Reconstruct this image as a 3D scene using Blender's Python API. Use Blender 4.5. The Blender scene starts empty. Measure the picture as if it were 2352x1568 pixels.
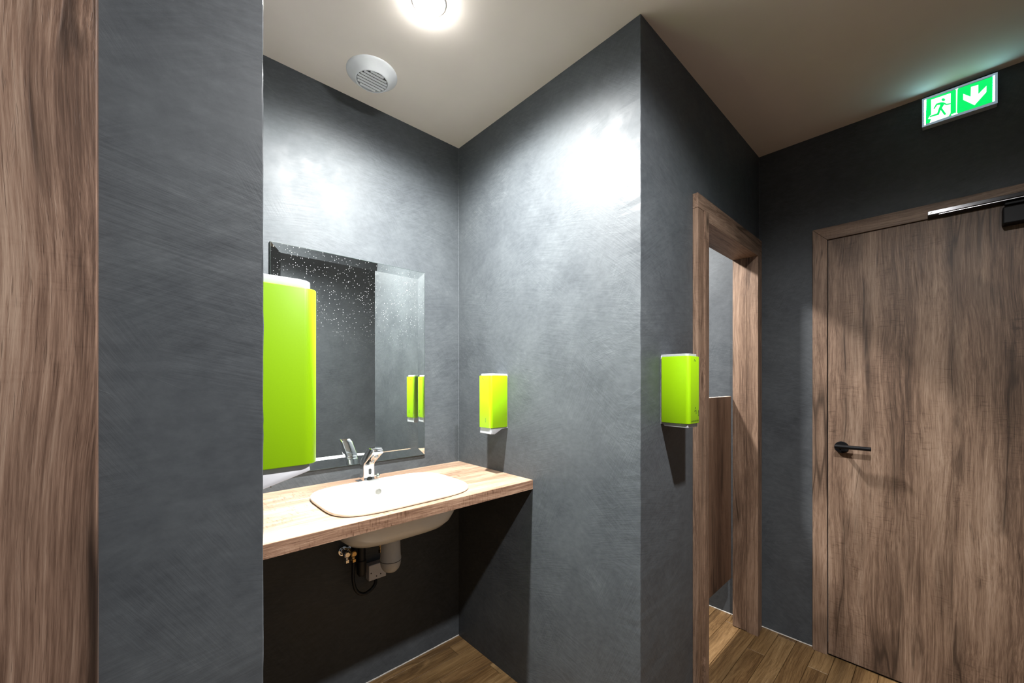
import bpy, bmesh, math, random
from mathutils import Vector, Matrix, noise as mnoise
random.seed(7)
D = bpy.data; SC = bpy.context.scene; COL = SC.collection
PI = math.pi

# ------------------------------------------------------------------ camera, world, exposure
FPX, CY, YAW, CAMH = 914.8, 874.1, math.radians(42.722), 1.3068
cd = D.cameras.new('camera'); cam = D.objects.new('camera', cd); COL.objects.link(cam)
cam.location = (0, 0, CAMH); cam.rotation_euler = (PI/2, 0, -YAW)
cd.sensor_width = 36; cd.lens = FPX*36/2352; cd.shift_y = (CY-784)/2352; cd.clip_start = .01
SC.camera = cam
w = D.worlds.new('world'); SC.world = w; w.use_nodes = True
w.node_tree.nodes['Background'].inputs[0].default_value = (.02, .02, .02, 1)
w.node_tree.nodes['Background'].inputs[1].default_value = 1
vs = SC.view_settings; vs.view_transform = 'Standard'; vs.look = 'None'; vs.gamma = 1; vs.use_curve_mapping = False
vs.exposure = 1.5
SC.cycles.max_bounces = 10; SC.cycles.diffuse_bounces = 6; SC.cycles.glossy_bounces = 6
SC.cycles.caustics_reflective = False; SC.cycles.caustics_refractive = False
SC.cycles.sample_clamp_indirect = 6

# lamp strengths (watts), spread (full angle, degrees), edge blend, colour
LAMPS = {
 'niche':    dict(loc=(.66, 1.10), watts=196, spread=175, blend=.4, col=(.985, 1, .98), glow=75),
 'corridor': dict(loc=(.75, .04),  watts=116, spread=166, blend=.3, col=(1, .99, .985), glow=20),
 'cubicle':  dict(loc=(1.865, 1.33), watts=155, spread=160, blend=.3, col=(1, .985, .96), glow=40),
}

# ------------------------------------------------------------------ room dimensions (metres)
H = 2.5
XB, YA, YC, XD = 1.1874, 1.6895, .668, 2.414     # niche right wall, niche back wall, corridor face, end wall
XL = .1268                                       # niche left wall
YO, XE = -.58, -2.0                              # opposite corridor wall, corridor end
YCB = .762                                       # back of the cubicle wall
YR = 2.3                                         # cubicle back

# ------------------------------------------------------------------ node helpers
def lin(r, g, b):
    f = lambda c: (c/255/12.92) if c/255 <= .04045 else ((c/255+.055)/1.055)**2.4
    return (f(r), f(g), f(b), 1)
class T:
    def __init__(s, name):
        s.m = D.materials.new(name); s.m.use_nodes = True; s.t = s.m.node_tree
        s.b = s.t.nodes['Principled BSDF']; s.out = s.t.nodes['Material Output']
    def n(s, typ, ins=None, **kw):
        nd = s.t.nodes.new(typ)
        for k, v in kw.items(): setattr(nd, k, v)
        for k, v in (ins or {}).items():
            if hasattr(v, 'is_output'): s.t.links.new(v, nd.inputs[k])
            else: nd.inputs[k].default_value = v
        return nd
    def math(s, op, a, b=0, clamp=False): return s.n('ShaderNodeMath', {0: a, 1: b}, operation=op, use_clamp=clamp).outputs[0]
    def vm(s, op, a, b): return s.n('ShaderNodeVectorMath', {0: a, 1: b}, operation=op).outputs[0]
    def noise(s, vec, scale=1, detail=3, rough=.5, W=None):
        nd = s.n('ShaderNodeTexNoise', {'Scale': scale, 'Detail': detail, 'Roughness': rough})
        if W is not None:
            nd.noise_dimensions = '4D'; s.t.links.new(W, nd.inputs['W'])
        s.t.links.new(vec, nd.inputs['Vector']); return nd
    def ss(s, v, lo, hi, to0=0, to1=1):
        nd = s.n('ShaderNodeMapRange', {0: v, 1: lo, 2: hi, 3: to0, 4: to1}, interpolation_type='SMOOTHSTEP'); return nd.outputs[0]
    def ramp(s, v, stops):
        nd = s.n('ShaderNodeValToRGB', {0: v}); e = nd.color_ramp.elements
        e[0].position, e[0].color = stops[0]; e[1].position, e[1].color = stops[-1]
        for p, c in stops[1:-1]:
            x = e.new(p); x.color = c
        return nd.outputs[0]
    def mix(s, f, a, b, mode='MIX'):
        nd = s.n('ShaderNodeMix', data_type='RGBA', blend_type=mode)
        for i, v in ((0, f), (6, a), (7, b)):
            if hasattr(v, 'is_output'): s.t.links.new(v, nd.inputs[i])
            else: nd.inputs[i].default_value = v
        return nd.outputs[2]
    def pos(s): return s.n('ShaderNodeNewGeometry').outputs['Position']
    def set(s, **kw):
        for k, v in kw.items():
            k = k.replace('_', ' ')
            if hasattr(v, 'is_output'): s.t.links.new(v, s.b.inputs[k])
            else: s.b.inputs[k].default_value = v
        return s.m
    def bump(s, h, strength=.3, dist=.002):
        nd = s.n('ShaderNodeBump', {'Height': h, 'Strength': strength, 'Distance': dist}); s.t.links.new(nd.outputs[0], s.b.inputs['Normal'])

def plain(name, col, rough=.5, metal=0, spec=.5, coat=0, var=.04, scale=40, emit=None, es=0):
    t = T(name)
    n = t.noise(t.pos(), scale, 3).outputs[0]
    k = t.ss(n, .25, .75, 1-var, 1+var)
    c = t.mix(1.0, col, (1, 1, 1, 1), 'MULTIPLY')
    hv = t.n('ShaderNodeHueSaturation', {'Color': col, 'Value': k}).outputs[0]
    t.set(Base_Color=hv, Roughness=rough, Metallic=metal)
    t.b.inputs['Specular IOR Level'].default_value = spec
    t.b.inputs['Coat Weight'].default_value = coat
    if emit:
        t.b.inputs['Emission Color'].default_value = emit; t.b.inputs['Emission Strength'].default_value = es
    return t.m

def plaster():
    t = T('trowelled_plaster'); p = t.pos()
    sx = t.n('ShaderNodeSeparateXYZ', {0: p}); u = t.math('ADD', sx.outputs[0], sx.outputs[1]); u = t.math('ADD', u, t.math('MULTIPLY', sx.outputs[1], .37))
    uv = t.n('ShaderNodeCombineXYZ', {0: u, 1: sx.outputs[2], 2: 0}).outputs[0]
    blot = t.noise(p, 2.2, 6, .6).outputs[0]
    blot2 = t.noise(p, 7, 5, .65).outputs[0]
    fine = t.noise(p, 220, 3, .6).outputs[0]
    strokes = None
    for ang, sc, off in ((12, (11, 190, 1), 0), (-32, (9, 160, 1), 3.3), (58, (12, 180, 1), 7.7), (-8, (7, 130, 1), 12.1)):
        mp = t.n('ShaderNodeMapping', {'Vector': uv, 'Rotation': (0, 0, math.radians(ang)), 'Location': (off, off*.7, 0)}).outputs[0]
        st = t.noise(t.vm('MULTIPLY', mp, sc), 1, 4, .62).outputs[0]
        mk = t.ss(t.noise(t.vm('ADD', uv, (off*2, off, off)), 3.1, 2).outputs[0], .46, .62)
        v = t.math('MULTIPLY', t.math('SUBTRACT', st, .5), mk)
        strokes = v if strokes is None else t.math('ADD', strokes, v)
    # scratch marks from the trowel edge
    mp = t.n('ShaderNodeMapping', {'Vector': uv, 'Rotation': (0, 0, math.radians(28))}).outputs[0]
    sc = t.noise(t.vm('MULTIPLY', mp, (3.5, 150, 1)), 1, 2, .5).outputs[0]
    scr = t.math('MULTIPLY', t.ss(sc, .66, .76), t.ss(t.noise(uv, 4.3, 2).outputs[0], .5, .66))
    k = t.math('ADD', t.math('MULTIPLY', t.math('SUBTRACT', blot, .5), .55), t.math('MULTIPLY', t.math('SUBTRACT', blot2, .5), .45))
    k = t.math('ADD', k, t.math('MULTIPLY', t.math('SUBTRACT', t.noise(t.vm('MULTIPLY', p, (1, 1, 1.6)), 38, 6, .7).outputs[0], .5), .55))
    k = t.math('ADD', k, t.math('MULTIPLY', strokes, .42))
    k = t.math('ADD', k, t.math('MULTIPLY', scr, .16))
    col = t.ramp(t.math('ADD', k, .5), [(0.05, (.029, .032, .036, 1)), (.4, (.054, .060, .0665, 1)), (.62, (.072, .080, .087, 1)), (1, (.122, .132, .139, 1))])
    h = t.math('ADD', t.math('MULTIPLY', strokes, 1.0), t.math('MULTIPLY', blot2, .6))
    h = t.math('ADD', h, t.math('MULTIPLY', fine, .12)); h = t.math('ADD', h, t.math('MULTIPLY', scr, .25))
    t.bump(h, .17, .0024)
    r = t.ss(blot2, .3, .7, .46, .62)
    t.set(Base_Color=col, Roughness=r); t.b.inputs['Specular IOR Level'].default_value = .32
    return t.m

def wood(name, axis='z', off=(0, 0, 0), cols=None, bands=0, rough=.5, knots=(3.2, 1.1), scale=1, crack=.8, bumpk=.35, contrast=1, ticks=.0, cm=.47):
    t = T(name); p0 = t.vm('ADD', t.pos(), off)
    if scale != 1: p0 = t.vm('SCALE', p0, (0, 0, 0)) if False else t.vm('MULTIPLY', p0, (scale,)*3)
    def V(a, l):
        return {'x': (l, a, a), 'y': (a, l, a), 'z': (a, a, l)}[axis]
    tint = None
    if bands:
        s = t.n('ShaderNodeSeparateXYZ', {0: p0})
        ac = {'z': t.math('ADD', s.outputs[0], s.outputs[1]), 'x': t.math('ADD', s.outputs[1], s.outputs[2]), 'y': t.math('ADD', s.outputs[0], s.outputs[2])}[axis]
        cell = t.math('FLOOR', t.math('DIVIDE', ac, bands))
        wn = t.n('ShaderNodeTexWhiteNoise', {'W': cell}, noise_dimensions='1D')
        tint = wn.outputs[0]
        p0 = t.vm('ADD', p0, t.vm('MULTIPLY', wn.outputs[1], V(0, 3)))
    wn = t.noise(t.vm('MULTIPLY', p0, V(4.5, 1.3)), 1, 2).outputs[1]
    warp = t.vm('MULTIPLY', t.vm('SUBTRACT', wn, (.5, .5, .5)), V(.075, .03))
    p = t.vm('ADD', p0, warp)
    vo = t.n('ShaderNodeTexVoronoi', {'Vector': t.vm('MULTIPLY', p, V(*knots)), 'Scale': 1.0, 'Randomness': .65})
    d = vo.outputs['Distance']; crnd = t.n('ShaderNodeSeparateColor', {0: vo.outputs['Color']}).outputs[0]
    kn = t.math('POWER', t.ss(d, 0, .34, 1, 0), 1.6)
    kn = t.math('MULTIPLY', kn, t.ss(crnd, .35, .6))
    fine = t.noise(t.vm('MULTIPLY', p, V(400, 11)), 1, 4, .68, W=t.math('MULTIPLY', kn, 16)).outputs[0]
    mid = t.noise(t.vm('MULTIPLY', p, V(110, 2.6)), 1, 5, .66, W=t.math('MULTIPLY', kn, 9)).outputs[0]
    broad = t.noise(t.vm('MULTIPLY', p, V(11, .9)), 1, 4, .55, W=t.math('MULTIPLY', kn, 3.0)).outputs[0]
    val = t.math('ADD', t.math('MULTIPLY', t.math('SUBTRACT', fine, .5), 1.0*contrast), t.math('MULTIPLY', t.math('SUBTRACT', mid, .5), .95*contrast))
    val = t.math('ADD', val, t.math('MULTIPLY', t.math('SUBTRACT', broad, .5), 1.25*contrast))
    val = t.math('ADD', val, .5)
    if tint is not None: val = t.math('ADD', val, t.math('MULTIPLY', t.math('SUBTRACT', tint, .5), .16))
    if ticks:
        tk = t.noise(t.vm('MULTIPLY', p0, V(26, 170)), 1, 3, .6).outputs[0]
        tm = t.noise(t.vm('MULTIPLY', p0, V(9, 5)), 1, 2).outputs[0]
        val = t.math('SUBTRACT', val, t.math('MULTIPLY', t.math('MULTIPLY', t.ss(tk, .5, .75), t.ss(tm, .45, .65)), ticks))
    cols = cols or [(82, 64, 52), (122, 98, 81), (152, 127, 108), (178, 155, 136)]
    col = t.ramp(val, list(zip((.08, .38, .62, .95), [lin(*c) for c in cols])))
    c = t.noise(t.vm('MULTIPLY', p, V(8.5, .36)), 1, 2, .5, W=t.math('MULTIPLY', kn, 2.4)).outputs[0]
    ridge = t.ss(t.math('ABSOLUTE', t.math('SUBTRACT', c, .5)), 0, .02, 1, 0)
    mask = t.ss(t.noise(t.vm('MULTIPLY', p, V(5.3, 1.9)), 1, 3).outputs[0], cm, cm+.12)
    ck = t.math('MULTIPLY', t.math('MULTIPLY', ridge, mask), crack)
    kd = t.math('MULTIPLY', t.ss(d, .015, .13, 1, 0), t.ss(crnd, .45, .6)); kd = t.math('MULTIPLY', kd, .85)
    c2 = t.noise(t.vm('MULTIPLY', p, V(19, .8)), 1, 3, .55, W=t.math('MULTIPLY', kn, 5)).outputs[0]
    ck2 = t.math('MULTIPLY', t.ss(t.math('ABSOLUTE', t.math('SUBTRACT', c2, .52)), 0, .022, 1, 0), t.ss(t.noise(t.vm('MULTIPLY', p, V(9, 3.1)), 1, 3).outputs[0], .53, .66))
    soft = t.math('MULTIPLY', t.ss(t.math('ABSOLUTE', t.math('SUBTRACT', c, .5)), 0, .11, .38, 0), mask)
    pore = t.math('MULTIPLY', t.ss(t.noise(t.vm('MULTIPLY', p, V(620, 22)), 1, 2).outputs[0], .6, .72), .3)
    dk = t.math('MAXIMUM', t.math('MAXIMUM', ck, kd), t.math('MAXIMUM', t.math('MULTIPLY', ck2, crack*.7), t.math('MAXIMUM', soft, pore)))
    dc = tuple(x*.42 for x in lin(*cols[0])[:3])+(1,)
    col = t.mix(dk, col, dc)
    t.set(Base_Color=col, Roughness=rough); t.b.inputs['Specular IOR Level'].default_value = .35
    hh = t.math('SUBTRACT', t.math('ADD', t.math('MULTIPLY', fine, .6), t.math('MULTIPLY', mid, .4)), dk)
    t.bump(hh, bumpk, .0015)
    return t.m

def mirror_mat():
    t = T('silvered_glass'); p = t.pos()
    vo = t.n('ShaderNodeTexVoronoi', {'Vector': t.vm('MULTIPLY', p, (150, 150, 200)), 'Scale': 1.0})
    dot = t.ss(vo.outputs['Distance'], .08, .21, 1, 0)
    keep = t.ss(t.n('ShaderNodeSeparateColor', {0: vo.outputs['Color']}).outputs[0], .5, .6)
    s = t.n('ShaderNodeSeparateXYZ', {0: p})
    reg = t.math('MULTIPLY', t.ss(s.outputs[2], 1.36, 1.66), t.ss(t.noise(p, 6, 2).outputs[0], .3, .5))
    reg = t.math('ADD', reg, .05)
    f = t.math('MULTIPLY', t.math('MULTIPLY', dot, keep), reg)
    haze = t.noise(p, 3, 3).outputs[0]
    t.set(Base_Color=(.80, .84, .82, 1), Metallic=1.0, Roughness=.012)
    df = t.n('ShaderNodeBsdfDiffuse', {'Color': (.75, .77, .78, 1)})
    film = t.math('ADD', t.math('MULTIPLY', f, .75), t.math('MULTIPLY', haze, .012))
    mx = t.n('ShaderNodeMixShader', {0: film, 1: t.b.outputs[0], 2: df.outputs[0]})
    t.t.links.new(mx.outputs[0], t.out.inputs[0]); return t.m

M = {}
M['plaster'] = plaster()
M['ceiling'] = plain('ceiling_paint', lin(226, 216, 207), .8, spec=.2, var=.02, scale=6)
M['wood_z'] = wood('oak_laminate_upright', 'z', (0, 0, 0), bands=0, ticks=.12, knots=(7, 2.3), cols=[(74, 57, 46), (113, 90, 74), (142, 117, 98), (168, 144, 125)])
M['wood_leaf'] = wood('oak_laminate_door', 'z', (3.1, 0.013, .4), bands=.137, ticks=.22, knots=(4, 1.4), crack=.8, cm=.43, contrast=1.15, cols=[(70, 54, 44), (108, 86, 71), (136, 112, 94), (164, 141, 122)])
M['wood_left'] = wood('oak_laminate_near', 'z', (.313, .2, .77), cols=[(60, 44, 35), (104, 80, 66), (136, 109, 92), (170, 145, 126)], knots=(9, 3.0), ticks=.06, crack=.95, cm=.4, contrast=1.15)
M['wood_y'] = wood('oak_laminate_along_y', 'y', (1.3, .4, 2.2), ticks=.1)
M['wood_x'] = wood('oak_laminate_along_x', 'x', (.7, 1.9, .2), ticks=.1)
M['wood_counter'] = wood('oak_laminate_worktop', 'x', (.2, .9, 1.7), cols=[(98, 74, 58), (136, 110, 90), (164, 140, 119), (186, 166, 146)], ticks=.35, crack=.45, knots=(2.2, .9))
M['floor_wood'] = [wood('floor_oak_%d' % i, 'x', (i*2.37, i*1.13, i*.7), cols=c, rough=.42, crack=.35, knots=(5, 1.6), bumpk=.3) for i, c in enumerate((
    [(58, 41, 23), (96, 71, 43), (120, 93, 60), (150, 121, 83)], [(52, 36, 20), (86, 63, 38), (108, 82, 52), (136, 108, 74)], [(66, 47, 27), (104, 79, 49), (128, 101, 67), (156, 128, 90)]))]
M['floor_base'] = plain('floor_screed', (.05, .035, .02, 1), .8)
M['green'] = plain('lime_green_plastic', lin(148, 197, 3), .38, var=.015, scale=300)
M['white_plastic'] = plain('white_plastic', lin(214, 214, 220), .35, var=.02)
M['grey_plastic'] = plain('grey_plastic', lin(176, 178, 184), .4, var=.03)
M['smoke'] = plain('dark_grey_plastic', lin(58, 58, 56), .4)
M['ink'] = plain('dark_print', lin(44, 62, 24), .6)
M['ceramic'] = plain('white_ceramic', lin(240, 240, 238), .12, spec=.6, var=.01)
M['chrome'] = plain('chrome', (.86, .86, .87, 1), .07, metal=1, var=.02, scale=15)
M['black_lens'] = plain('black_sensor_lens', (.02, .02, .02, 1), .15)
M['brass'] = plain('brass_fitting', (.65, .45, .2, 1), .25, metal=1)
M['black_metal'] = plain('black_coated_metal', (.006, .006, .007, 1), .45, spec=.15)
M['closer_black'] = plain('black_satin_metal', (.02, .02, .022, 1), .3, metal=.6)
M['steel'] = plain('brushed_steel', (.55, .55, .56, 1), .3, metal=1)
M['rubber'] = plain('black_rubber', (.008, .008, .008, 1), .5)
M['pipe_grey'] = plain('grey_pipe_plastic', lin(190, 190, 190), .35)
M['sealant'] = plain('pale_sealant', lin(178, 172, 164), .7, var=.2, scale=60)
M['mirror'] = mirror_mat()
M['mirror_edge'] = plain('mirror_edge_glass', (.03, .045, .04, 1), .2)
M['vent'] = plain('white_vent_plastic', lin(226, 228, 232), .4, var=.02)
M['vent_dark'] = plain('vent_throat', (.1, .1, .105, 1), .7)
M['sign_case'] = plain('grey_sign_case', lin(176, 184, 196), .35)
M['sign_green'] = plain('lit_green_panel', (0, .1, .02, 1), .4, emit=(.0, .85, .14, 1), es=.38)
M['sign_white'] = plain('lit_white_pictogram', (.8, .8, .8, 1), .4, emit=(.9, 1, .97, 1), es=.5)
M['sign_bar'] = plain('lit_white_edge', (.8, .8, .8, 1), .4, emit=(.38, .85, 1, 1), es=17)
M['sign_bezel'] = plain('glow_added_bezel', lin(176, 184, 196), .3, emit=(.5, .68, .85, 1), es=.12)  # weak emission stands in for the sign's glow falling on its frame
M['paper'] = plain('paper_towel', lin(190, 182, 160), .8)
M['hole'] = plain('overflow_ring', (.13, .125, .11, 1), .4)

# ------------------------------------------------------------------ mesh helpers
def bm_box(bm, x0, x1, y0, y1, z0, z1):
    vs_ = [bm.verts.new(c) for c in ((x0, y0, z0), (x1, y0, z0), (x1, y1, z0), (x0, y1, z0), (x0, y0, z1), (x1, y0, z1), (x1, y1, z1), (x0, y1, z1))]
    for f in ((0, 3, 2, 1), (4, 5, 6, 7), (0, 1, 5, 4), (1, 2, 6, 5), (2, 3, 7, 6), (3, 0, 4, 7)): bm.faces.new([vs_[i] for i in f])
def box(x0, x1, y0, y1, z0, z1, bevel=0, seg=2):
    bm = bmesh.new(); bm_box(bm, x0, x1, y0, y1, z0, z1)
    if bevel: bmesh.ops.bevel(bm, geom=list(bm.edges), offset=bevel, segments=seg, profile=.5, affect='EDGES')
    return bm
def boxes(lst):
    bm = bmesh.new()
    for b in lst: bm_box(bm, *b)
    return bm
def prism(pts, a0, a1, axis, bevel=0, seg=2):
    """polygon pts (2D) extruded along axis from a0 to a1; 2D coords fill the other two axes in xyz order"""
    def P(p, a):
        return {'x': (a, p[0], p[1]), 'y': (p[0], a, p[1]), 'z': (p[0], p[1], a)}[axis]
    bm = bmesh.new()
    A = [bm.verts.new(P(p, a0)) for p in pts]; B = [bm.verts.new(P(p, a1)) for p in pts]; n = len(pts)
    bm.faces.new(A); bm.faces.new(B[::-1])
    for i in range(n): bm.faces.new((A[i], B[i], B[(i+1) % n], A[(i+1) % n]))
    bmesh.ops.recalc_face_normals(bm, faces=bm.faces)
    if bevel: bmesh.ops.bevel(bm, geom=list(bm.edges), offset=bevel, segments=seg, profile=.5, affect='EDGES')
    return bm
def lathe(prof, c=(0, 0, 0), axis='z', seg=40, caps=True):
    """prof: list of (radius, height) along axis"""
    bm = bmesh.new(); rings = []
    for r, h in prof:
        ring = []
        for i in range(seg):
            a = 2*PI*i/seg; u, v = r*math.cos(a), r*math.sin(a)
            q = {'z': (u, v, h), 'y': (u, h, v), 'x': (h, u, v)}[axis]
            ring.append(bm.verts.new((c[0]+q[0], c[1]+q[1], c[2]+q[2])))
        rings.append(ring)
    for a, b in zip(rings, rings[1:]):
        for i in range(seg): bm.faces.new((a[i], a[(i+1) % seg], b[(i+1) % seg], b[i]))
    if caps: bm.faces.new(rings[0][::-1]); bm.faces.new(rings[-1])
    bmesh.ops.recalc_face_normals(bm, faces=bm.faces); return bm
def spline(pts, n=8):
    out = []; P = [Vector(p) for p in pts]; P = [2*P[0]-P[1]]+P+[2*P[-1]-P[-2]]
    for i in range(1, len(P)-2):
        for k in range(n):
            t = k/n; a, b, c, d = P[i-1:i+3]
            out.append(.5*((2*b)+(c-a)*t+(2*a-5*b+4*c-d)*t*t+(3*b-a-3*c+d)*t**3))
    out.append(P[-2]); return out
def tube(pts, r, seg=14):
    bm = bmesh.new(); pts = [Vector(p) for p in pts]; rings = []; up = Vector((.13, .31, .94)).normalized()
    for i, p in enumerate(pts):
        d = (pts[min(i+1, len(pts)-1)]-pts[max(i-1, 0)]).normalized()
        s = d.cross(up).normalized(); u2 = s.cross(d).normalized(); up = u2
        rr = r[i] if isinstance(r, (list, tuple)) else r
        rings.append([bm.verts.new(p+s*rr*math.cos(2*PI*k/seg)+u2*rr*math.sin(2*PI*k/seg)) for k in range(seg)])
    for a, b in zip(rings, rings[1:]):
        for k in range(seg): bm.faces.new((a[k], a[(k+1) % seg], b[(k+1) % seg], b[k]))
    bm.faces.new(rings[0][::-1]); bm.faces.new(rings[-1])
    bmesh.ops.recalc_face_normals(bm, faces=bm.faces); return bm
def sell(cx, cy, a, b, e, n=96):
    out = []
    for i in range(n):
        t = 2*PI*i/n; c, s = math.cos(t), math.sin(t)
        out.append((cx+a*math.copysign(abs(c)**(2/e), c), cy+b*math.copysign(abs(s)**(2/e), s)))
    return out
def merge(*bms):
    out = bmesh.new()
    for b in bms:
        me = D.meshes.new('tmp'); b.to_mesh(me); b.free(); out.from_mesh(me); D.meshes.remove(me)
    return out
def wloc(o):
    v = Vector((0, 0, 0))
    while o: v += o.location; o = o.parent
    return v
def obj(name, bm, mat, parent=None, smooth=False, ang=35, label=None, origin=None):
    """bm is in world coordinates"""
    me = D.meshes.new(name)
    if parent: bmesh.ops.translate(bm, verts=bm.verts, vec=-wloc(parent))
    elif origin: bmesh.ops.translate(bm, verts=bm.verts, vec=-Vector(origin))
    bm.to_mesh(me); bm.free()
    if mat: me.materials.append(mat)
    o = D.objects.new(name, me); COL.objects.link(o)
    if parent: o.parent = parent
    elif origin: o.location = origin
    if smooth:
        me.shade_smooth()
        try: me.set_sharp_from_angle(angle=math.radians(ang))
        except Exception: pass
    if label: o['label'] = label
    return o
def thing(name, loc, label, cat, group=None, kind=None):
    o = D.objects.new(name, None); COL.objects.link(o); o.location = loc; o.empty_display_size = .05
    o['label'] = label; o['category'] = cat
    if group: o['group'] = group
    if kind: o['kind'] = kind
    return o
def struct(name, bm, mat, label=None, smooth=False):
    o = obj(name, bm, mat, smooth=smooth); o['kind'] = 'structure'
    if label: o['label'] = label
    return o

# ------------------------------------------------------------------ the shell
struct('ceiling', box(XE-.1, XD+.12, YO-.1, YR+.1, H, H+.1), M['ceiling'], 'beige painted flat ceiling over niche and corridor')
floor = struct('floor', box(XE-.1, XD+.12, YO-.1, YR+.1, -.06, -.0085), M['floor_base'], 'brown oak plank floor')
PW = .0765
def planks():
    row = 0; y = .5-15*PW
    cache = {}
    while y < YR:
        x = XE - .6*((row*0.37) % 1)
        while x < XD:
            L = 1.18; x0, x1 = max(x, XE), min(x+L, XD)
            cy = y+PW/2
            vis = x1 > .05 and not (cy > YA+.05 and x1 < 1.25)
            if cy > .76 and x0 < XL: x0 = max(x0, XL-.02)
            if x1-x0 > .02 and vis:
                key = (round(x1-x0, 2), row % 2)
                g = .0007
                me = cache.get(key)
                if me is None:
                    b = box(g, x1-x0-g, g, PW-g, -.0085, 0, .0012, 1); me = D.meshes.new('plank'); b.to_mesh(me); b.free()
                    me.materials.append(None); cache[key] = me
                o = D.objects.new('plank', me); COL.objects.link(o); o.parent = floor; o.location = (x0, y, 0)
                o.material_slots[0].link = 'OBJECT'; o.material_slots[0].material = M['floor_wood'][(row*2+int(x*1.7+9)) % 3]
            x += L
        y += PW; row += 1
planks()

def rough_prism(outline, z0, z1, jit, layers=110):
    """plan outline; indices in jit get hand-trowelled wobble along the height"""
    bm = bmesh.new(); rings = []
    for k in range(layers+1):
        z = z0+(z1-z0)*k/layers; ring = []
        for i, p in enumerate(outline):
            dx = dy = 0
            if i in jit:
                dx = .0011*mnoise.noise(Vector((p[0]*9+i, 3.1, z*9)))+.0009*mnoise.noise(Vector((i, p[1]*7, z*38)))
                dy = .0008*mnoise.noise(Vector((p[0]*5, i+1.7, z*11)))+.0007*mnoise.noise(Vector((i+5, p[1]*3, z*45)))
            ring.append(bm.verts.new((p[0]+dx, p[1]+dy, z)))
        rings.append(ring)
    n = len(outline)
    for a, b in zip(rings, rings[1:]):
        for i in range(n): bm.faces.new((a[i], a[(i+1) % n], b[(i+1) % n], b[i]))
    bm.faces.new(rings[0][::-1]); bm.faces.new(rings[-1])
    bmesh.ops.recalc_face_normals(bm, faces=bm.faces); return bm
e = .0016
struct('wall_back', box(XL, XB, YA, YA+.1, 0, H), M['plaster'], 'dark grey trowelled plaster wall behind mirror and washbasin')
struct('wall_niche_right', box(XB, XB+.1, YCB, YR, 0, H), M['plaster'], 'grey plaster side wall right of the washbasin')
struct('wall_niche_left', box(XL-.1, XL, YCB, YA+.1, 0, H), M['plaster'], 'grey plaster side wall carrying the paper towel dispenser')
struct('wall_front_left', rough_prism([(-.135, YC), (XL-e, YC), (XL-e*.3, YC+e*.3), (XL, YC+e), (XL, YCB), (-.135, YCB)], 0, H, {1, 2, 3}), M['plaster'],
       'narrow dark grey plaster pier beside the near wooden door frame', smooth=False)
DX0, DX1, DZ = 1.582, 2.385, 2.040       # casing outer edges and top of the cubicle doorway
fr = rough_prism([(XB+e, YC), (DX0+.03, YC), (DX0+.03, YCB), (XB, YCB), (XB, YC+e), (XB+e*.3, YC+e*.3)], 0, H, {0, 4, 5})
struct('wall_front_right', merge(fr, boxes([(DX0+.03, DX1-.03, YC, YCB, DZ-.03, H), (DX1-.03, XD, YC, YCB, 0, H)])), M['plaster'], 'grey plaster wall with rough outer corner around the cubicle doorway')
D1Y, D1Z = .432, 2.0378                  # end-wall door: outer casing edge, casing top
struct('wall_right', boxes([(XD, XD+.1, D1Y-.03, YR+.1, 0, H), (XD, XD+.1, -.55, D1Y-.03, D1Z-.03, H), (XD, XD+.1, YO-.1, -.55, 0, H)]), M['plaster'], 'dark grey plaster end wall with exit sign and flush door')
struct('wall_opposite', box(XE-.1, XD, YO-.1, YO, 0, H), M['plaster'], 'dark plaster corridor wall seen in the mirror')
struct('wall_left', boxes([(XE, -.97, YC, YCB, 0, H), (-.97, -.1, YC, YCB, 2.0, H)]), M['plaster'], 'plaster wall beyond the near wooden door')
struct('wall_corridor_end', box(XE-.1, XE, YO, YCB, 0, H), M['plaster'], 'plaster wall closing the corridor behind the camera')
struct('wall_cubicle_back', box(XB+.1, XD, YR, YR+.1, 0, H), M['plaster'], 'plaster back wall inside the cubicle')
def bead(p0, p1, r=.0035):
    p0, p1 = Vector(p0), Vector(p1); n = 40; pts = []
    for i in range(n+1):
        q = p0.lerp(p1, i/n); q.z += .0012*mnoise.noise(q*21); pts.append(q)
    return tube(pts, r, 6)
ZC0 = .8945
struct('trim_1', bead((XL, YA, .001), (XB, YA, .001), .004), M['sealant'], 'thin pale sealant bead at the foot of the back wall')
struct('trim_2', bead((XD, YC, .001), (XD, D1Y, .001), .004), M['sealant'], 'thin pale sealant bead at the foot of the end wall')
struct('trim_3', bead((XD, YCB, .001), (XD, YR, .001), .004), M['sealant'], 'thin pale sealant bead inside the cubicle')

corner_bead = plain('pale_corner_filler', lin(84, 88, 93), .7, var=.3, scale=90)
struct('trim_4', bead((XB, YA, ZC0), (XB, YA, H), .0014), corner_bead, 'thin pale filler line in the inner corner of the niche')
struct('trim_5', bead((XD, YC, 0), (XD, YC, H), .0016), corner_bead, 'thin pale filler line in the corner beside the cubicle doorway')

# ------------------------------------------------------------------ doors
FY = .647                                 # front of casings on the corridor face
d2 = thing('door_2', ((DX0+DX1)/2, .70, 0), 'brown oak laminate doorway to the cubicle with a half height swing leaf', 'doorway', kind='structure')
CW = .058
def side_casing(x0, x1): return box(x0, x1, FY, YC+.0, 0, DZ-CW-.0002, .0012, 1)
obj('casing', side_casing(DX0, DX0+CW), M['wood_z'], d2)
obj('casing', side_casing(2.303+.004, DX1), M['wood_z'], d2)
obj('head_casing', box(DX0, DX1, FY, YC, DZ-CW, DZ, .0012, 1), M['wood_x'], d2)
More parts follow.
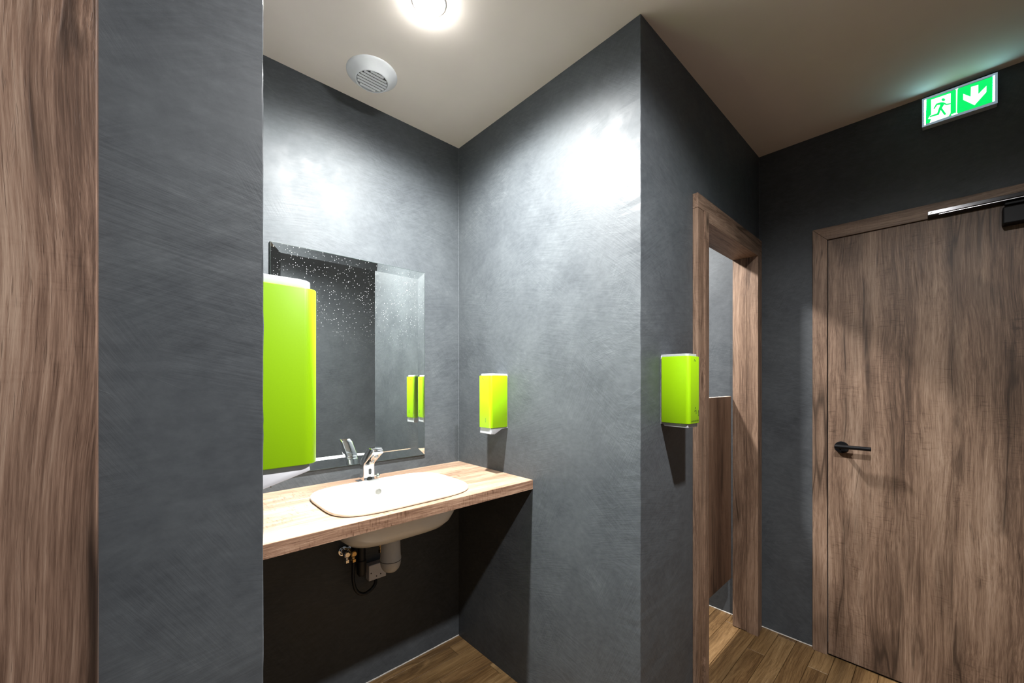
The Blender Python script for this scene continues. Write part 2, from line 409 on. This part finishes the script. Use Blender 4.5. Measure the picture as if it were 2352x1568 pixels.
# inner lining with a slightly proud front lip
xl0, xl1 = DX0+CW, 1.677
zi = DZ-CW-.037
obj('jamb', boxes([(xl0, xl1, FY-.005, YCB, 0, zi+.037)]), M['wood_z'], d2)
obj('jamb', boxes([(2.303, 2.340, FY-.005, .6925, 0, zi+.037), (2.305, 2.342, .6945, YCB, .004, zi+.037)]), M['wood_z'], d2)
obj('head_jamb', boxes([(xl1-.001, 2.304, FY-.005, .6925, zi, zi+.0365), (xl1, 2.306, .6945, YCB, zi+.002, zi+.0365)]), M['wood_x'], d2)
lf = thing('half_door', (2.30, .79, 0), '', ''); del lf['label']; del lf['category']
D.objects.remove(lf)
leaf = obj('swing_leaf', box(1.685, 2.299, .767, .787, .255, 1.222, .001, 1), wood('oak_laminate_swing_leaf', 'z', (5.2, 1.1, .6), cols=[(62, 44, 34), (94, 70, 55), (118, 92, 74), (140, 113, 93)], ticks=.1), d2)
obj('edge_light', box(1.685, 2.299, .767, .787, 1.222, 1.2245), plain('painted_edge_light', lin(214, 196, 178), .4), leaf, label='pale strip painted as light along the top edge')  # pale strip paints the lamp light caught by the leaf's top edge
for z in (.34, 1.14):
    obj('hinge', lathe([(.0065, z-.03), (.0065, z+.03)], (2.3035, .777, 0), seg=12), M['steel'], d2)

XF = 2.391
d1 = thing('door_1', (XD, 0, 0), 'flush oak laminate door with black lever handle in the end wall', 'door', kind='structure')
LY = .372                                # leaf edge
obj('casing', prism([(D1Y, 0), (D1Y, D1Z), (LY+.004, D1Z-.0592), (LY+.004, 0)], XF, XD, 'x', .0008, 1), M['wood_z'], d1)
obj('casing', prism([(-.55, 0), (-.55, D1Z), (-.492, D1Z-.0592), (-.492, 0)], XF, XD, 'x', .0008, 1), M['wood_z'], d1)
def mitre():
    return prism([(D1Y-.0008, D1Z), (LY+.0032, D1Z-.059), (-.4912, D1Z-.059), (-.5492, D1Z)], XF, XD, 'x', .0008, 1)
obj('head_casing', mitre(), M['wood_y'], d1)
obj('leaf', box(XF+.002, XF+.042, -.488, LY, .009, 1.9745, .0012, 1), M['wood_leaf'], d1)
obj('threshold', box(XF+.012, XF+.06, -.55, D1Y, 0, .005), M['rubber'], d1)
hn = obj('handle', lathe([(.0268, XF+.002), (.0268, XF-.004), (.0255, XF-.006), (.001, XF-.006)], (0, .322, .997), 'x', 36), M['black_metal'], d1, True, label='round black rose of the lever handle')
obj('lever', merge(tube([(XF-.004, .327, 1.0), (XF-.035, .332, 1.003), (XF-.047, .334, 1.004)], .0085, 16), tube([(XF-.047, .3395, 1.0045), (XF-.047, .215, 1.0055)], .0088, 16)), M['black_metal'], hn, True)
# door closer: slide rail on the head casing, body on the leaf, arm between
cl = obj('door_closer', prism([(XF-.032, 1.999), (XF-.0008, 2.001), (XF-.0008, 1.972), (XF-.026, 1.9785), (XF-.032, 1.984)], -.46, .0435, 'y', .0012, 1), M['closer_black'], d1, label='black satin closer rail across the door head')
obj('rail_face', box(XF-.0335, XF-.032, -.455, .0425, 1.9845, 1.998, .0004, 1), plain('polished_black_rail', (.04, .04, .042, 1), .2, metal=.7), cl, label='glossy front strip of the rail')
obj('screw', lathe([(.0042, XF-.0335), (.0042, XF-.0345), (.0036, XF-.0345), (.0014, XF-.0338)], (0, .034, 1.9912), 'x', 18), M['steel'], cl)
obj('rail_groove', box(XF-.0315, XF-.027, -.45, .012, 1.9797, 1.9812), M['steel'], cl)
obj('closer_body', box(XF-.046, XF+.002, -.40, -.150, 1.889, 1.952, .004, 2), M['black_metal'], cl)
obj('closer_arm', prism([(-.155, 1.962), (-.155, 1.972), (-.30, 1.969), (-.30, 1.959)], XF-.03, XF-.012, 'x', .002, 1), M['black_metal'], cl)

d3 = thing('door_3', (-.5, .70, 0), 'oak laminate door frame at the near left edge beside the plaster pier', 'door', kind='structure')
obj('casing', box(-.138, -.039, .6475, YC, 0, 1.9795, .0012, 1), M['wood_left'], d3)
obj('casing', box(-1.03, -.97, .6475, YC, 0, 1.9795, .0012, 1), M['wood_left'], d3)
obj('head_casing', box(-1.03, -.039, .6475, YC, 1.98, 2.0405, .0012, 1), M['wood_x'], d3)
obj('leaf', box(-.966, -.142, .650, .69, .009, 1.976, .0012, 1), M['wood_left'], d3)

# ------------------------------------------------------------------ lamps
def downlight(key, label):
    L = LAMPS[key]; x, y = L['loc']
    t = thing('ceiling_downlight', (x, y, H), label, 'ceiling lamp', 'round ceiling downlights')
    obj('trim_ring', lathe([(.0463, H+.0), (.0463, H-.0035), (.048, H-.0045), (.051, H-.0035), (.053, H)], (x, y, 0), seg=48, caps=False), M['white_plastic'], t, True)
    prof = [(.046*math.cos(a), H-.0035-.0185*math.sin(a)) for a in [i*PI/2/7 for i in range(7)]]+[(.0005, H-.022)]
    obj('diffuser', lathe(prof, (x, y, 0), seg=40), plain('lit_diffuser_'+key, (.9, .9, .9, 1), .4, emit=tuple(L['col'])+(1,), es=L['glow']), t, True)
    ld = D.lights.new('lamp_light', 'SPOT'); ld.energy = L['watts']; ld.spot_size = math.radians(L['spread']); ld.spot_blend = L['blend']
    ld.shadow_soft_size = .055 if key == 'cubicle' else .03; ld.color = L['col']
    # wide-angle fall-off of the reflector: less light towards the horizontal
    ld.use_nodes = True; nt = ld.node_tree; em = nt.nodes['Emission']
    tc = nt.nodes.new('ShaderNodeTexCoord'); sp = nt.nodes.new('ShaderNodeSeparateXYZ'); nt.links.new(tc.outputs['Normal'], sp.inputs[0])
    ab = nt.nodes.new('ShaderNodeMath'); ab.operation = 'ABSOLUTE'; nt.links.new(sp.outputs[2], ab.inputs[0])
    pw = nt.nodes.new('ShaderNodeMath'); pw.operation = 'POWER'; pw.inputs[1].default_value = 1.6; nt.links.new(ab.outputs[0], pw.inputs[0])
    nt.links.new(pw.outputs[0], em.inputs['Strength'])
    lo = D.objects.new('lamp_light', ld); COL.objects.link(lo); lo.parent = t; lo.location = (0, 0, -.034)
    return t
downlight('niche', 'bright round downlight in the ceiling above the washbasin')
downlight('corridor', 'round downlight in the corridor ceiling in front of the end wall door')
downlight('cubicle', 'round downlight inside the cubicle behind the half height leaf')

# ------------------------------------------------------------------ ceiling vent
VX, VY = .652, 1.508
v = thing('ceiling_vent', (VX, VY, H), 'round white air vent with slats in the ceiling above the mirror', 'air vent')
obj('flange', lathe([(.094, H), (.094, H-.003), (.090, H-.007), (.078, H-.014), (.068, H-.023), (.063, H-.029), (.060, H-.031), (.0575, H-.0305), (.0565, H-.027), (.0565, H-.006)], (VX, VY, 0), seg=64, caps=False), M['vent'], v, True, 50)
obj('throat', lathe([(.057, H-.004), (.057, H-.015), (.001, H-.015)], (VX, VY, 0), seg=40), M['vent_dark'], v)
for i in range(7):
    dy = -.046+.0148*i; hw = math.sqrt(max(.0562**2-(abs(dy)+.004)**2, .0001))
    obj('slat', prism([(VY+dy-.0034, H-.0268), (VY+dy-.0026, H-.0258), (VY+dy+.0034, H-.0302), (VY+dy+.0026, H-.0314)], VX-hw, VX+hw, 'x', .0004, 1), M['vent'], v)

# ------------------------------------------------------------------ mirror
MX0, MX1, MZ0, MZ1 = .3414, .9841, .9551, 1.8207
mr = thing('wall_mirror', ((MX0+MX1)/2, YA, MZ0), 'large frameless wall mirror above the washbasin with a slanted glass border', 'mirror')
bm = bmesh.new(); yo, yi, bw = YA-.0075, YA-.0048, .034
o_ = [bm.verts.new((x, yo, z)) for x, z in ((MX0, MZ0), (MX1, MZ0), (MX1, MZ1), (MX0, MZ1))]
i_ = [bm.verts.new((x, yi, z)) for x, z in ((MX0+bw, MZ0+bw), (MX1-bw, MZ0+bw), (MX1-bw, MZ1-bw), (MX0+bw, MZ1-bw))]
bm.faces.new(i_)
for k in range(4): bm.faces.new((o_[k], o_[(k+1) % 4], i_[(k+1) % 4], i_[k]))
obj('glass', bm, M['mirror'], mr)
t_ = .0012
obj('glass_edge', boxes([(MX0-t_, MX0, yo, YA, MZ0-t_, MZ1+t_), (MX1, MX1+t_, yo, YA, MZ0-t_, MZ1+t_), (MX0, MX1, yo, YA, MZ0-t_, MZ0), (MX0, MX1, yo, YA, MZ1, MZ1+t_)]), M['mirror_edge'], mr, label='thin dark edge of the glass')

# ------------------------------------------------------------------ worktop with a cut-out for the basin
ZC, YF, TH = .8945, 1.1591, .038
SX, SY = .672, 1.372
def worktop():
    bm = bmesh.new(); hole = sell(SX, SY, .232, .158, 4.2, 72)
    outer = [(XL, YF), (XB, YF), (XB, YA), (XL, YA)]
    for z in (ZC, ZC-TH):
        vo = [bm.verts.new((x, y, z)) for x, y in outer]; vh = [bm.verts.new((x, y, z)) for x, y in hole]
        ed = [bm.edges.new((vo[i], vo[(i+1) % 4])) for i in range(4)]+[bm.edges.new((vh[i], vh[(i+1) % 72])) for i in range(72)]
        bmesh.ops.triangle_fill(bm, use_beauty=True, use_dissolve=False, edges=ed)
        if z == ZC: top = (vo, vh)
        else: bot = (vo, vh)
    for a, b in zip(top, bot):
        n = len(a)
        for i in range(n): bm.faces.new((a[i], a[(i+1) % n], b[(i+1) % n], b[i]))
    bmesh.ops.recalc_face_normals(bm, faces=bm.faces); return bm
wt = obj('worktop', worktop(), M['wood_counter'], origin=((XL+XB)/2, (YF+YA)/2, ZC-TH))
wt['label'] = 'pale oak laminate worktop spanning the niche under the mirror'; wt['category'] = 'worktop'
obj('front_edge', box(XL, XB, YF-.0012, YF, ZC-TH+.0005, ZC-.0005), wood('oak_edge_band', 'x', (.4, 3.3, .9), cols=[(98, 70, 54), (140, 108, 88), (168, 136, 113), (190, 160, 138)], ticks=.5, crack=.3, contrast=1.2), wt, label='brown oak edge band')

# ------------------------------------------------------------------ basin
bs = thing('washbasin', (SX, SY, ZC), 'white ceramic inset washbasin with rounded rim in the worktop', 'washbasin')
def loft(rings):
    bm = bmesh.new(); R = [[bm.verts.new((x, y, z)) for x, y in pts] for pts, z in rings]; n = len(R[0])
    for a, b in zip(R, R[1:]):
        for i in range(n): bm.faces.new((a[i], a[(i+1) % n], b[(i+1) % n], b[i]))
    return bm, R
RA, RB = .258, .187
NS = 96
S = lambda a, b, e_, dy=0: sell(SX, SY+dy, a, b, e_, NS)
bm, R = loft([(S(RA-.004, RB-.004, 4.2), ZC+.0005), (S(RA, RB, 4.2), ZC+.004), (S(RA, RB, 4.2), ZC+.012), (S(RA-.004, RB-.004, 4.2), ZC+.0165), (S(RA-.012, RB-.012, 4.2), ZC+.018),
              (S(RA-.030, RB-.028, 4.1), ZC+.017), (S(RA-.037, RB-.036, 4.1), ZC+.012), (S(RA-.044, RB-.043, 4.0), ZC-.004), (S(RA-.058, RB-.056, 3.9), ZC-.06),
              (S(RA-.075, RB-.070, 3.8), ZC-.095), (S(RA-.105, RB-.095, 3.5), ZC-.112), (S(RA-.18, RB-.14, 2.6), ZC-.120), (S(.026, .026, 2), ZC-.124)])
bmesh.ops.recalc_face_normals(bm, faces=bm.faces)
bw_ = obj('bowl', bm, M['ceramic'], bs, True, 60)
bm, R = loft([(S(RA-.034, RB-.033, 4.2), ZC-.002), (S(RA-.036, RB-.035, 4.1), ZC-.05), (S(RA-.045, RB-.044, 4.0), ZC-.085), (S(RA-.058, RB-.055, 3.8), ZC-.112), (S(RA-.078, RB-.07, 3.6), ZC-.130), (S(RA-.115, RB-.10, 3.2), ZC-.138), (S(.04, .04, 2), ZC-.140)])
bm.faces.new(R[-1]); bmesh.ops.recalc_face_normals(bm, faces=bm.faces)
obj('basin_underside', bm, M['ceramic'], bs, True, 60)
obj('overflow', lathe([(.0125, SY+.1355), (.0125, SY+.130), (.0105, SY+.1285), (.0095, SY+.131), (.001, SY+.1315)], (SX+.003, 0, ZC-.022), 'y', 24), M['hole'], bw_, True, label='round steel overflow ring')
obj('drain', lathe([(.026, ZC-.1235), (.024, ZC-.1205), (.018, ZC-.1205), (.017, ZC-.1225), (.001, ZC-.1225)], (SX, SY, 0), seg=28), M['chrome'], bw_, True)

# ------------------------------------------------------------------ faucet
FX, FW = .670, .0225
fa = thing('sensor_faucet', (FX, 1.60, ZC), 'chrome sensor faucet leaning forward behind the washbasin', 'faucet')
body = prism([(1.632, ZC), (1.622, ZC+.02), (1.620, .977), (1.606, .990), (1.553, 1.036), (1.530, 1.0445), (1.505, 1.043), (1.492, 1.034), (1.494, 1.0235), (1.512, 1.012), (1.573, .972), (1.578, .962), (1.577, ZC+.02), (1.570, ZC)], FX-FW, FX+FW, 'x', .0045, 3)
fb = obj('body', body, M['chrome'], fa, True, 50)
obj('base_plate', box(FX-.032, FX+.032, 1.5625, 1.642, ZC, ZC+.004, .0016, 2), M['chrome'], fa)
def pill(cx, cz, hw, hh, n=10):
    pts = []
    for i in range(n+1): a = PI*i/n; pts.append((cx+hw*math.cos(a), cz+hh-hw+hw*math.sin(a)))
    for i in range(n+1): a = PI+PI*i/n; pts.append((cx+hw*math.cos(a), cz-hh+hw+hw*math.sin(a)))
    return pts
obj('sensor_window', prism(pill(FX+.003, .939, .0058, .0118), 1.5762, 1.5785, 'y'), M['black_lens'], fb, label='black oval sensor window')
obj('lower_recess', prism([(FX-.010, ZC+.004), (FX+.011, ZC+.004), (FX+.011, ZC+.019), (FX+.006, ZC+.024), (FX-.005, ZC+.024), (FX-.010, ZC+.019)], 1.5722, 1.577, 'y', .0006, 1), M['smoke'], fb)
obj('aerator', lathe([(.0085, 1.016), (.0085, 1.0065), (.006, 1.005), (.001, 1.005)], (FX, 1.513, 0), seg=20), M['steel'], fb)
mk = obj('mixer_knob', merge(lathe([(.0035, 0), (.0035, .022)], (FX+FW, 1.605, ZC+.016), 'x', 14), lathe([(.004, .018), (.0085, .0195), (.0105, .025), (.0085, .031), (.003, .0335)], (FX+FW, 1.605, ZC+.016), 'x', 20)), M['chrome'], fa, True, 60)

# ------------------------------------------------------------------ plumbing below
TX, TY = .664, 1.375
tp = thing('bottle_trap', (TX, TY, .607), 'grey plastic bottle trap hanging under the washbasin', 'drain trap')
obj('tailpiece', lathe([(.021, .7543), (.021, .735)], (TX, TY, 0), seg=24), M['white_plastic'], tp, True)
obj('collar', lathe([(.026, .748), (.0285, .744), (.0285, .738), (.026, .735)], (TX, TY, 0), seg=32), M['rubber'], tp, True)
obj('cylinder', lathe([(.030, .737), (.0335, .731), (.0345, .70), (.036, .665), (.0375, .660), (.0375, .6535)], (TX, TY, 0), seg=40), M['pipe_grey'], tp, True)
obj('seal_ring', lathe([(.0378, .6535), (.0378, .6515)], (TX, TY, 0), seg=40), M['rubber'], tp, True)
obj('cup', lathe([(.0372, .6515), (.0368, .645), (.0345, .633), (.029, .620), (.021, .612), (.011, .608), (.001, .607)], (TX, TY, 0), seg=40), M['pipe_grey'], tp, True, 60)
obj('outlet', tube([(TX+.0, TY+.02, .705), (TX, TY+.07, .705), (TX, 1.58, .70)], .0165, 18), M['pipe_grey'], tp, True)
wp = thing('waste_pipe', (.668, 1.66, .49), 'black waste pipe on the wall beside the grey trap', 'pipe')
obj('riser', lathe([(.0165, .72), (.0165, .56), (.0195, .556), (.0195, .505), (.012, .492), (.002, .489)], (.668, 1.652, 0), seg=24), M['rubber'], wp, True)
obj('branch', tube([(.664, 1.575, .70), (.666, 1.62, .70), (.668, 1.652, .70)], .0195, 18), M['rubber'], wp, True)
for i, (x, z, lab) in enumerate(((.6055, .585, 'leftmost chrome stop valve on the wall under the basin'), (.633, .580, 'brass tipped stop valve beside the black waste pipe'), (.749, .585, 'small brass stop valve behind the grey trap'))):
    s = .8 if i == 2 else 1
    t = thing('stop_valve', (x, YA, z), lab, 'valve', 'stop valves under the basin')
    obj('body', merge(lathe([(.010*s, YA-.004), (.010*s, 1.660), (.013*s, 1.658), (.013*s, 1.640), (.009*s, 1.637)], (x, 0, z+.016), 'y', 20), lathe([(.007*s, z+.014), (.0075*s, z-.006)], (x, 1.648, 0), seg=16)), M['chrome'] if i == 0 else M['brass'], t, True)
    obj('escutcheon', lathe([(.02*s, YA), (.019*s, YA-.004), (.010*s, YA-.006)], (x, 0, z+.016), 'y', 24), M['chrome'], t, True)
    obj('nut', lathe([(.0075*s, z-.004), (.0115*s, z-.006), (.0115*s, z-.017), (.008*s, z-.019)], (x, 1.648, 0), seg=6), M['chrome'] if i == 0 else M['brass'], t)
jb = thing('junction_box', (.739, YA, .455), 'white square cover box on the wall below the trap', 'junction box')
jbb = obj('box', box(.7005, .7775, 1.652, YA, .4545, .5205, .003, 2), M['white_plastic'], jb)
for x, z in ((.7095, .487), (.733, .4685), (.752, .473)):
    obj('screw_hole', lathe([(.0026, 1.6525), (.0026, 1.6515), (.0005, 1.6515)], (x, 0, z), 'y', 12), M['rubber'], jbb)
cb = obj('supply_hose', tube(spline([(.633, 1.648, .562), (.6315, 1.646, .53), (.630, 1.642, .49), (.637, 1.638, .452), (.655, 1.636, .428), (.677, 1.637, .419), (.702, 1.640, .424), (.722, 1.646, .436), (.731, 1.655, .449), (.732, 1.665, .456)], 10), .0068, 12), M['rubber'], smooth=True, origin=(.633, 1.648, .42))
cb['label'] = 'black flexible hose looping from valve to white cover box'; cb['category'] = 'hose'

# ------------------------------------------------------------------ dispensers
def rrect(w, d, r, n=8):
    """plan of a wall dispenser: width along u (0..w), depth along v (0 wall .. d front); front corners rounded"""
    pts = [(0, 0)]
    for i in range(n+1): a = PI-PI/2*i/n; pts.append((r+r*math.cos(a), d-r+r*math.sin(a)))
    for i in range(n+1): a = PI/2-PI/2*i/n; pts.append((w-r+r*math.cos(a), d-r+r*math.sin(a)))
    pts.append((w, 0)); return pts
def on_wall(bm, base, out):
    """local (u, v, z) -> world; out = wall normal, u runs so that it is to the right when one faces the dispenser"""
    o = Vector(out); u = Vector((0, 0, 1)).cross(o)
    mt = Matrix(((u.x, o.x, 0, base[0]), (u.y, o.y, 0, base[1]), (0, 0, 1, base[2]), (0, 0, 0, 1)))
    bmesh.ops.transform(bm, matrix=mt, verts=bm.verts); return bm
def soap(base, out, label, wedge, prints):
    W, DP, HT = .085, .101, .226
    t = thing('soap_dispenser', base, label, 'soap dispenser', 'lime green wall soap dispensers')
    g = .004
    pl = [(p[0], max(p[1], g)) for p in rrect(W, DP, .013)]
    cv = obj('cover', on_wall(prism(pl, 0, HT, 'z', .0014, 2), base, out), M['green'], t, True, 40)
    obj('back_plate', on_wall(box(.004, W-.004, 0, g, -.006, HT+.004), base, out), M['white_plastic'], t)
    ins = [(p[0]*.9+W*.05, p[1]*.93) for p in rrect(W, DP, .013)]
    obj('lid', on_wall(prism(ins, HT, HT+.0085, 'z', .001, 1), base, out), M['grey_plastic'], t, True, 40, label='pale grey lid')
    i0, i1 = W*.06, W*.94
    if wedge:
        b = prism([(.004, 0), (DP*.93, 0), (DP*.95, -.026), (DP*.72, -.028), (DP*.30, -.007), (.004, -.006)], i0, i1, 'x', .0015, 2)
    else:
        b = prism([(.004, 0), (DP*.93, 0), (DP*.93, -.0135), (DP*.12, -.0125), (.008, -.006)], i0, i1, 'x', .0012, 2)
    obj('base', on_wall(b, base, out), M['grey_plastic'], t, True, 40, label='grey lower housing with outlet')
    # printing on the front face, slightly raised sheets
    f0, f1 = DP-.0005, DP+.0002
    bars = [[(.012, HT-.017), (.0145, HT-.017), (.0175, HT-.009), (.015, HT-.009)], [(.0195, HT-.017), (.022, HT-.017), (.022, HT-.013), (.0195, HT-.013)], [(.024, HT-.017), (.0265, HT-.017), (.0265, HT-.014), (.024, HT-.014)]]
    sh = lambda P, du: [(u+du, z) for u, z in P]
    lg = .024 if prints else .012
    obj('logo', on_wall(merge(*[prism(sh(P, lg), f0, f1, 'y') for P in bars]), base, out), M['ink'], cv)
    if prints:
        wave = []
        for (cz, rr, a0, a1) in ((.052, .002, 0, 2*PI), (.049, .0062, 1.15*PI, 1.85*PI), (.049, .0105, 1.2*PI, 1.45*PI), (.049, .0105, 1.6*PI, 1.8*PI), (.047, .0145, 1.55*PI, 1.75*PI)):
            n = 8; o1 = [(.047+(rr+.0009)*math.cos(a0+(a1-a0)*i/n), cz+(rr+.0009)*math.sin(a0+(a1-a0)*i/n)) for i in range(n+1)]
            o2 = [(.047+max(rr-.0009, .0002)*math.cos(a0+(a1-a0)*i/n), cz+max(rr-.0009, .0002)*math.sin(a0+(a1-a0)*i/n)) for i in range(n+1)]
            wave.append(prism(o1+o2[::-1], f0, f1, 'y'))
        obj('sensor_mark', on_wall(merge(*wave), base, out), M['ink'], cv)
        slot_u = W-.017
    else: slot_u = .049
    nz = 5 if prints else 4
    obj('level_slots', on_wall(boxes([(slot_u, slot_u+.005, f0, f1, .024+k*.0045, .0265+k*.0045) for k in range(nz)]), base, out), M['ink'], cv)
    if prints:
        cu = D.curves.new('print_text', 'FONT'); cu.body = 'HAND SANITIZER'; cu.size = .0072; cu.align_x = 'CENTER'
        tmp = D.objects.new('print_text', cu); COL.objects.link(tmp)
        me = D.meshes.new_from_object(tmp.evaluated_get(bpy.context.evaluated_depsgraph_get())); D.objects.remove(tmp); D.curves.remove(cu)
        bm = bmesh.new(); bm.from_mesh(me); D.meshes.remove(me)
        ww = max(v_.co.x for v_ in bm.verts)-min(v_.co.x for v_ in bm.verts); sc = min(1, .062/ww)
        for v_ in bm.verts: x_, z_ = v_.co.x*sc, v_.co.y; v_.co = (W*.5+x_, f1+.0001, .006+z_)
        obj('print', on_wall(bm, base, out), M['ink'], cv)
    return t
# on the niche's right wall: front looks towards -x ; u axis = z x out
soap((XB, 1.396, 1.103), (-1, 0, 0), 'lime green soap dispenser on the niche side wall above the worktop', True, False)
soap((1.319, YC, 1.163), (0, -1, 0), 'lime green hand sanitizer dispenser on the front wall beside the doorway', False, True)

# paper towel dispenser on the niche's left wall
BW, BD, BH = .285, .142, .360
TB = (XL, .88+BW, 1.136); TO = (1, 0, 0)
t = thing('paper_towel_dispenser', TB, 'large lime green paper towel dispenser on the niche left wall', 'paper towel dispenser')
def tdisp(bm): 
    # u runs along z x out = +y for out=+x, so start at the near side
    return on_wall(bm, (XL, .88, 1.136), TO)
pl = [(p[0], max(p[1], .006)) for p in rrect(BW, BD, .030, 12)]
obj('cover', tdisp(prism(pl, 0, BH, 'z', .002, 2)), M['green'], t, True, 40)
ins = [(p[0]*.96+BW*.02, p[1]*.925) for p in rrect(BW, BD, .03, 12)]
obj('lid', tdisp(prism(ins, BH, BH+.017, 'z', .002, 2)), M['white_plastic'], t, True, 40, label='white lid')
obj('back_plate', tdisp(box(.006, BW-.006, 0, .006, -.045, BH+.004)), M['white_plastic'], t)
obj('base', tdisp(prism([(.004, 0), (BD*.87, 0), (BD*.885, -.014), (BD*.83, -.017), (.035, -.0405), (.004, -.0455)], .008, BW-.008, 'x', .0015, 2)), M['white_plastic'], t, True, 40, label='pale lower housing sloping back to the wall')
obj('paper_sheet', tdisp(box(.07, .21, .0672, .0678, -.052, -.020)), M['paper'], t, label='tip of a paper towel hanging from the slot')

# ------------------------------------------------------------------ exit sign
ex0, ey0, ey1, ez0, ez1 = 2.379, .060, -.140, 2.3605, 2.4775
sg = thing('exit_sign', (XD, (ey0+ey1)/2, ez0), 'lit green emergency exit sign with running figure and down arrow', 'exit sign')
obj('case', box(ex0, XD, ey1, ey0, ez0, ez1, .002, 2), M['sign_case'], sg)
def sq(px, py):
    """study coordinates of the sign face -> (u, v): u from its left edge, v up from its bottom edge"""
    u = (px-318)/1440.; k = u+.035*u*(1-u)
    top, bot = 802-533*u, 1328-460*u
    return k, (bot-py)/(bot-top)
def face(polys, d, th=.0006):
    out = []
    for P in polys:
        q = [sq(*p) for p in P]
        out.append(prism([(ey0+(ey1-ey0)*u, ez0+(ez1-ez0)*v_) for u, v_ in q], ex0-d-th, ex0-d, 'x'))
    return merge(*out)
pan = obj('panel', face([[(362, 822), (1705, 340), (1695, 835), (362, 1288)]], 0), M['sign_green'], sg, label='glowing green panel')
white = [[(362, 822), (400, 808), (388, 1280), (362, 1288)], [(1672, 352), (1705, 340), (1698, 830), (1668, 842)],
         [(985, 600), (1015, 590), (1003, 1060), (985, 1065)], [(972, 600), (1030, 578), (1012, 612), (988, 622)], [(890, 1080), (960, 1050), (1015, 1050), (1020, 1066), (900, 1104)],
         [(1268, 555), (1405, 512), (1405, 690), (1555, 535), (1553, 655), (1335, 905), (1122, 800), (1122, 685), (1262, 740)],
         [(500, 805), (884, 672), (880, 1050), (845, 1112), (470, 1245), (500, 1165), (438, 1168), (470, 1110), (500, 1085)]]
for wp_ in white[:2]: obj('edge_glow', face([wp_], .0007), M['sign_bar'], pan)
obj('divider', face(white[2:3], .0007), M['sign_white'], pan)
for wp_ in white[3:5]: obj('divider_end', face([wp_], .0008), M['sign_white'], pan)
obj('arrow', face(white[5:6], .0007), M['sign_white'], pan, label='white downward arrow')
obj('doorway_shape', face(white[6:], .0007), M['sign_white'], pan, label='white doorway behind the running figure')
def ring(o, i, x0, x1):
    bm = bmesh.new(); L = []
    for x in (x0, x1):
        for (a, b, c, d) in (o, i): L.append([bm.verts.new((x, y, z)) for y, z in ((a, c), (b, c), (b, d), (a, d))])
    for A, B in ((L[0], L[1]), (L[2], L[3]), (L[0], L[2]), (L[1], L[3])):
        for k in range(4): bm.faces.new((A[k], A[(k+1) % 4], B[(k+1) % 4], B[k]))
    bmesh.ops.recalc_face_normals(bm, faces=bm.faces); return bm
obj('bezel', ring((ey1, ey0, ez0, ez1), (ey1+.0065, ey0-.0062, ez0+.009, ez1-.0075), ex0-.0012, ex0-.0001), M['sign_bezel'], sg, label='pale frame with added glow')
def circ(cx, cy, rx, ry): return [(cx+rx*math.cos(2*PI*i/20), cy+ry*math.sin(2*PI*i/20)) for i in range(20)]
man = [circ(740, 800, 36, 26), [(735, 848), (775, 862), (735, 925), (713, 960), (800, 1075), (760, 1092), (672, 975), (655, 965), (690, 880)],
       [(655, 960), (700, 960), (655, 1085), (470, 1138), (470, 1115), (620, 1060)], [(690, 850), (735, 848), (715, 890), (620, 905), (565, 980), (545, 975), (600, 880)],
       [(760, 855), (800, 878), (884, 866), (880, 884), (795, 903), (755, 885)]]
obj('running_figure', face(man, .0014), M['sign_green'], pan)
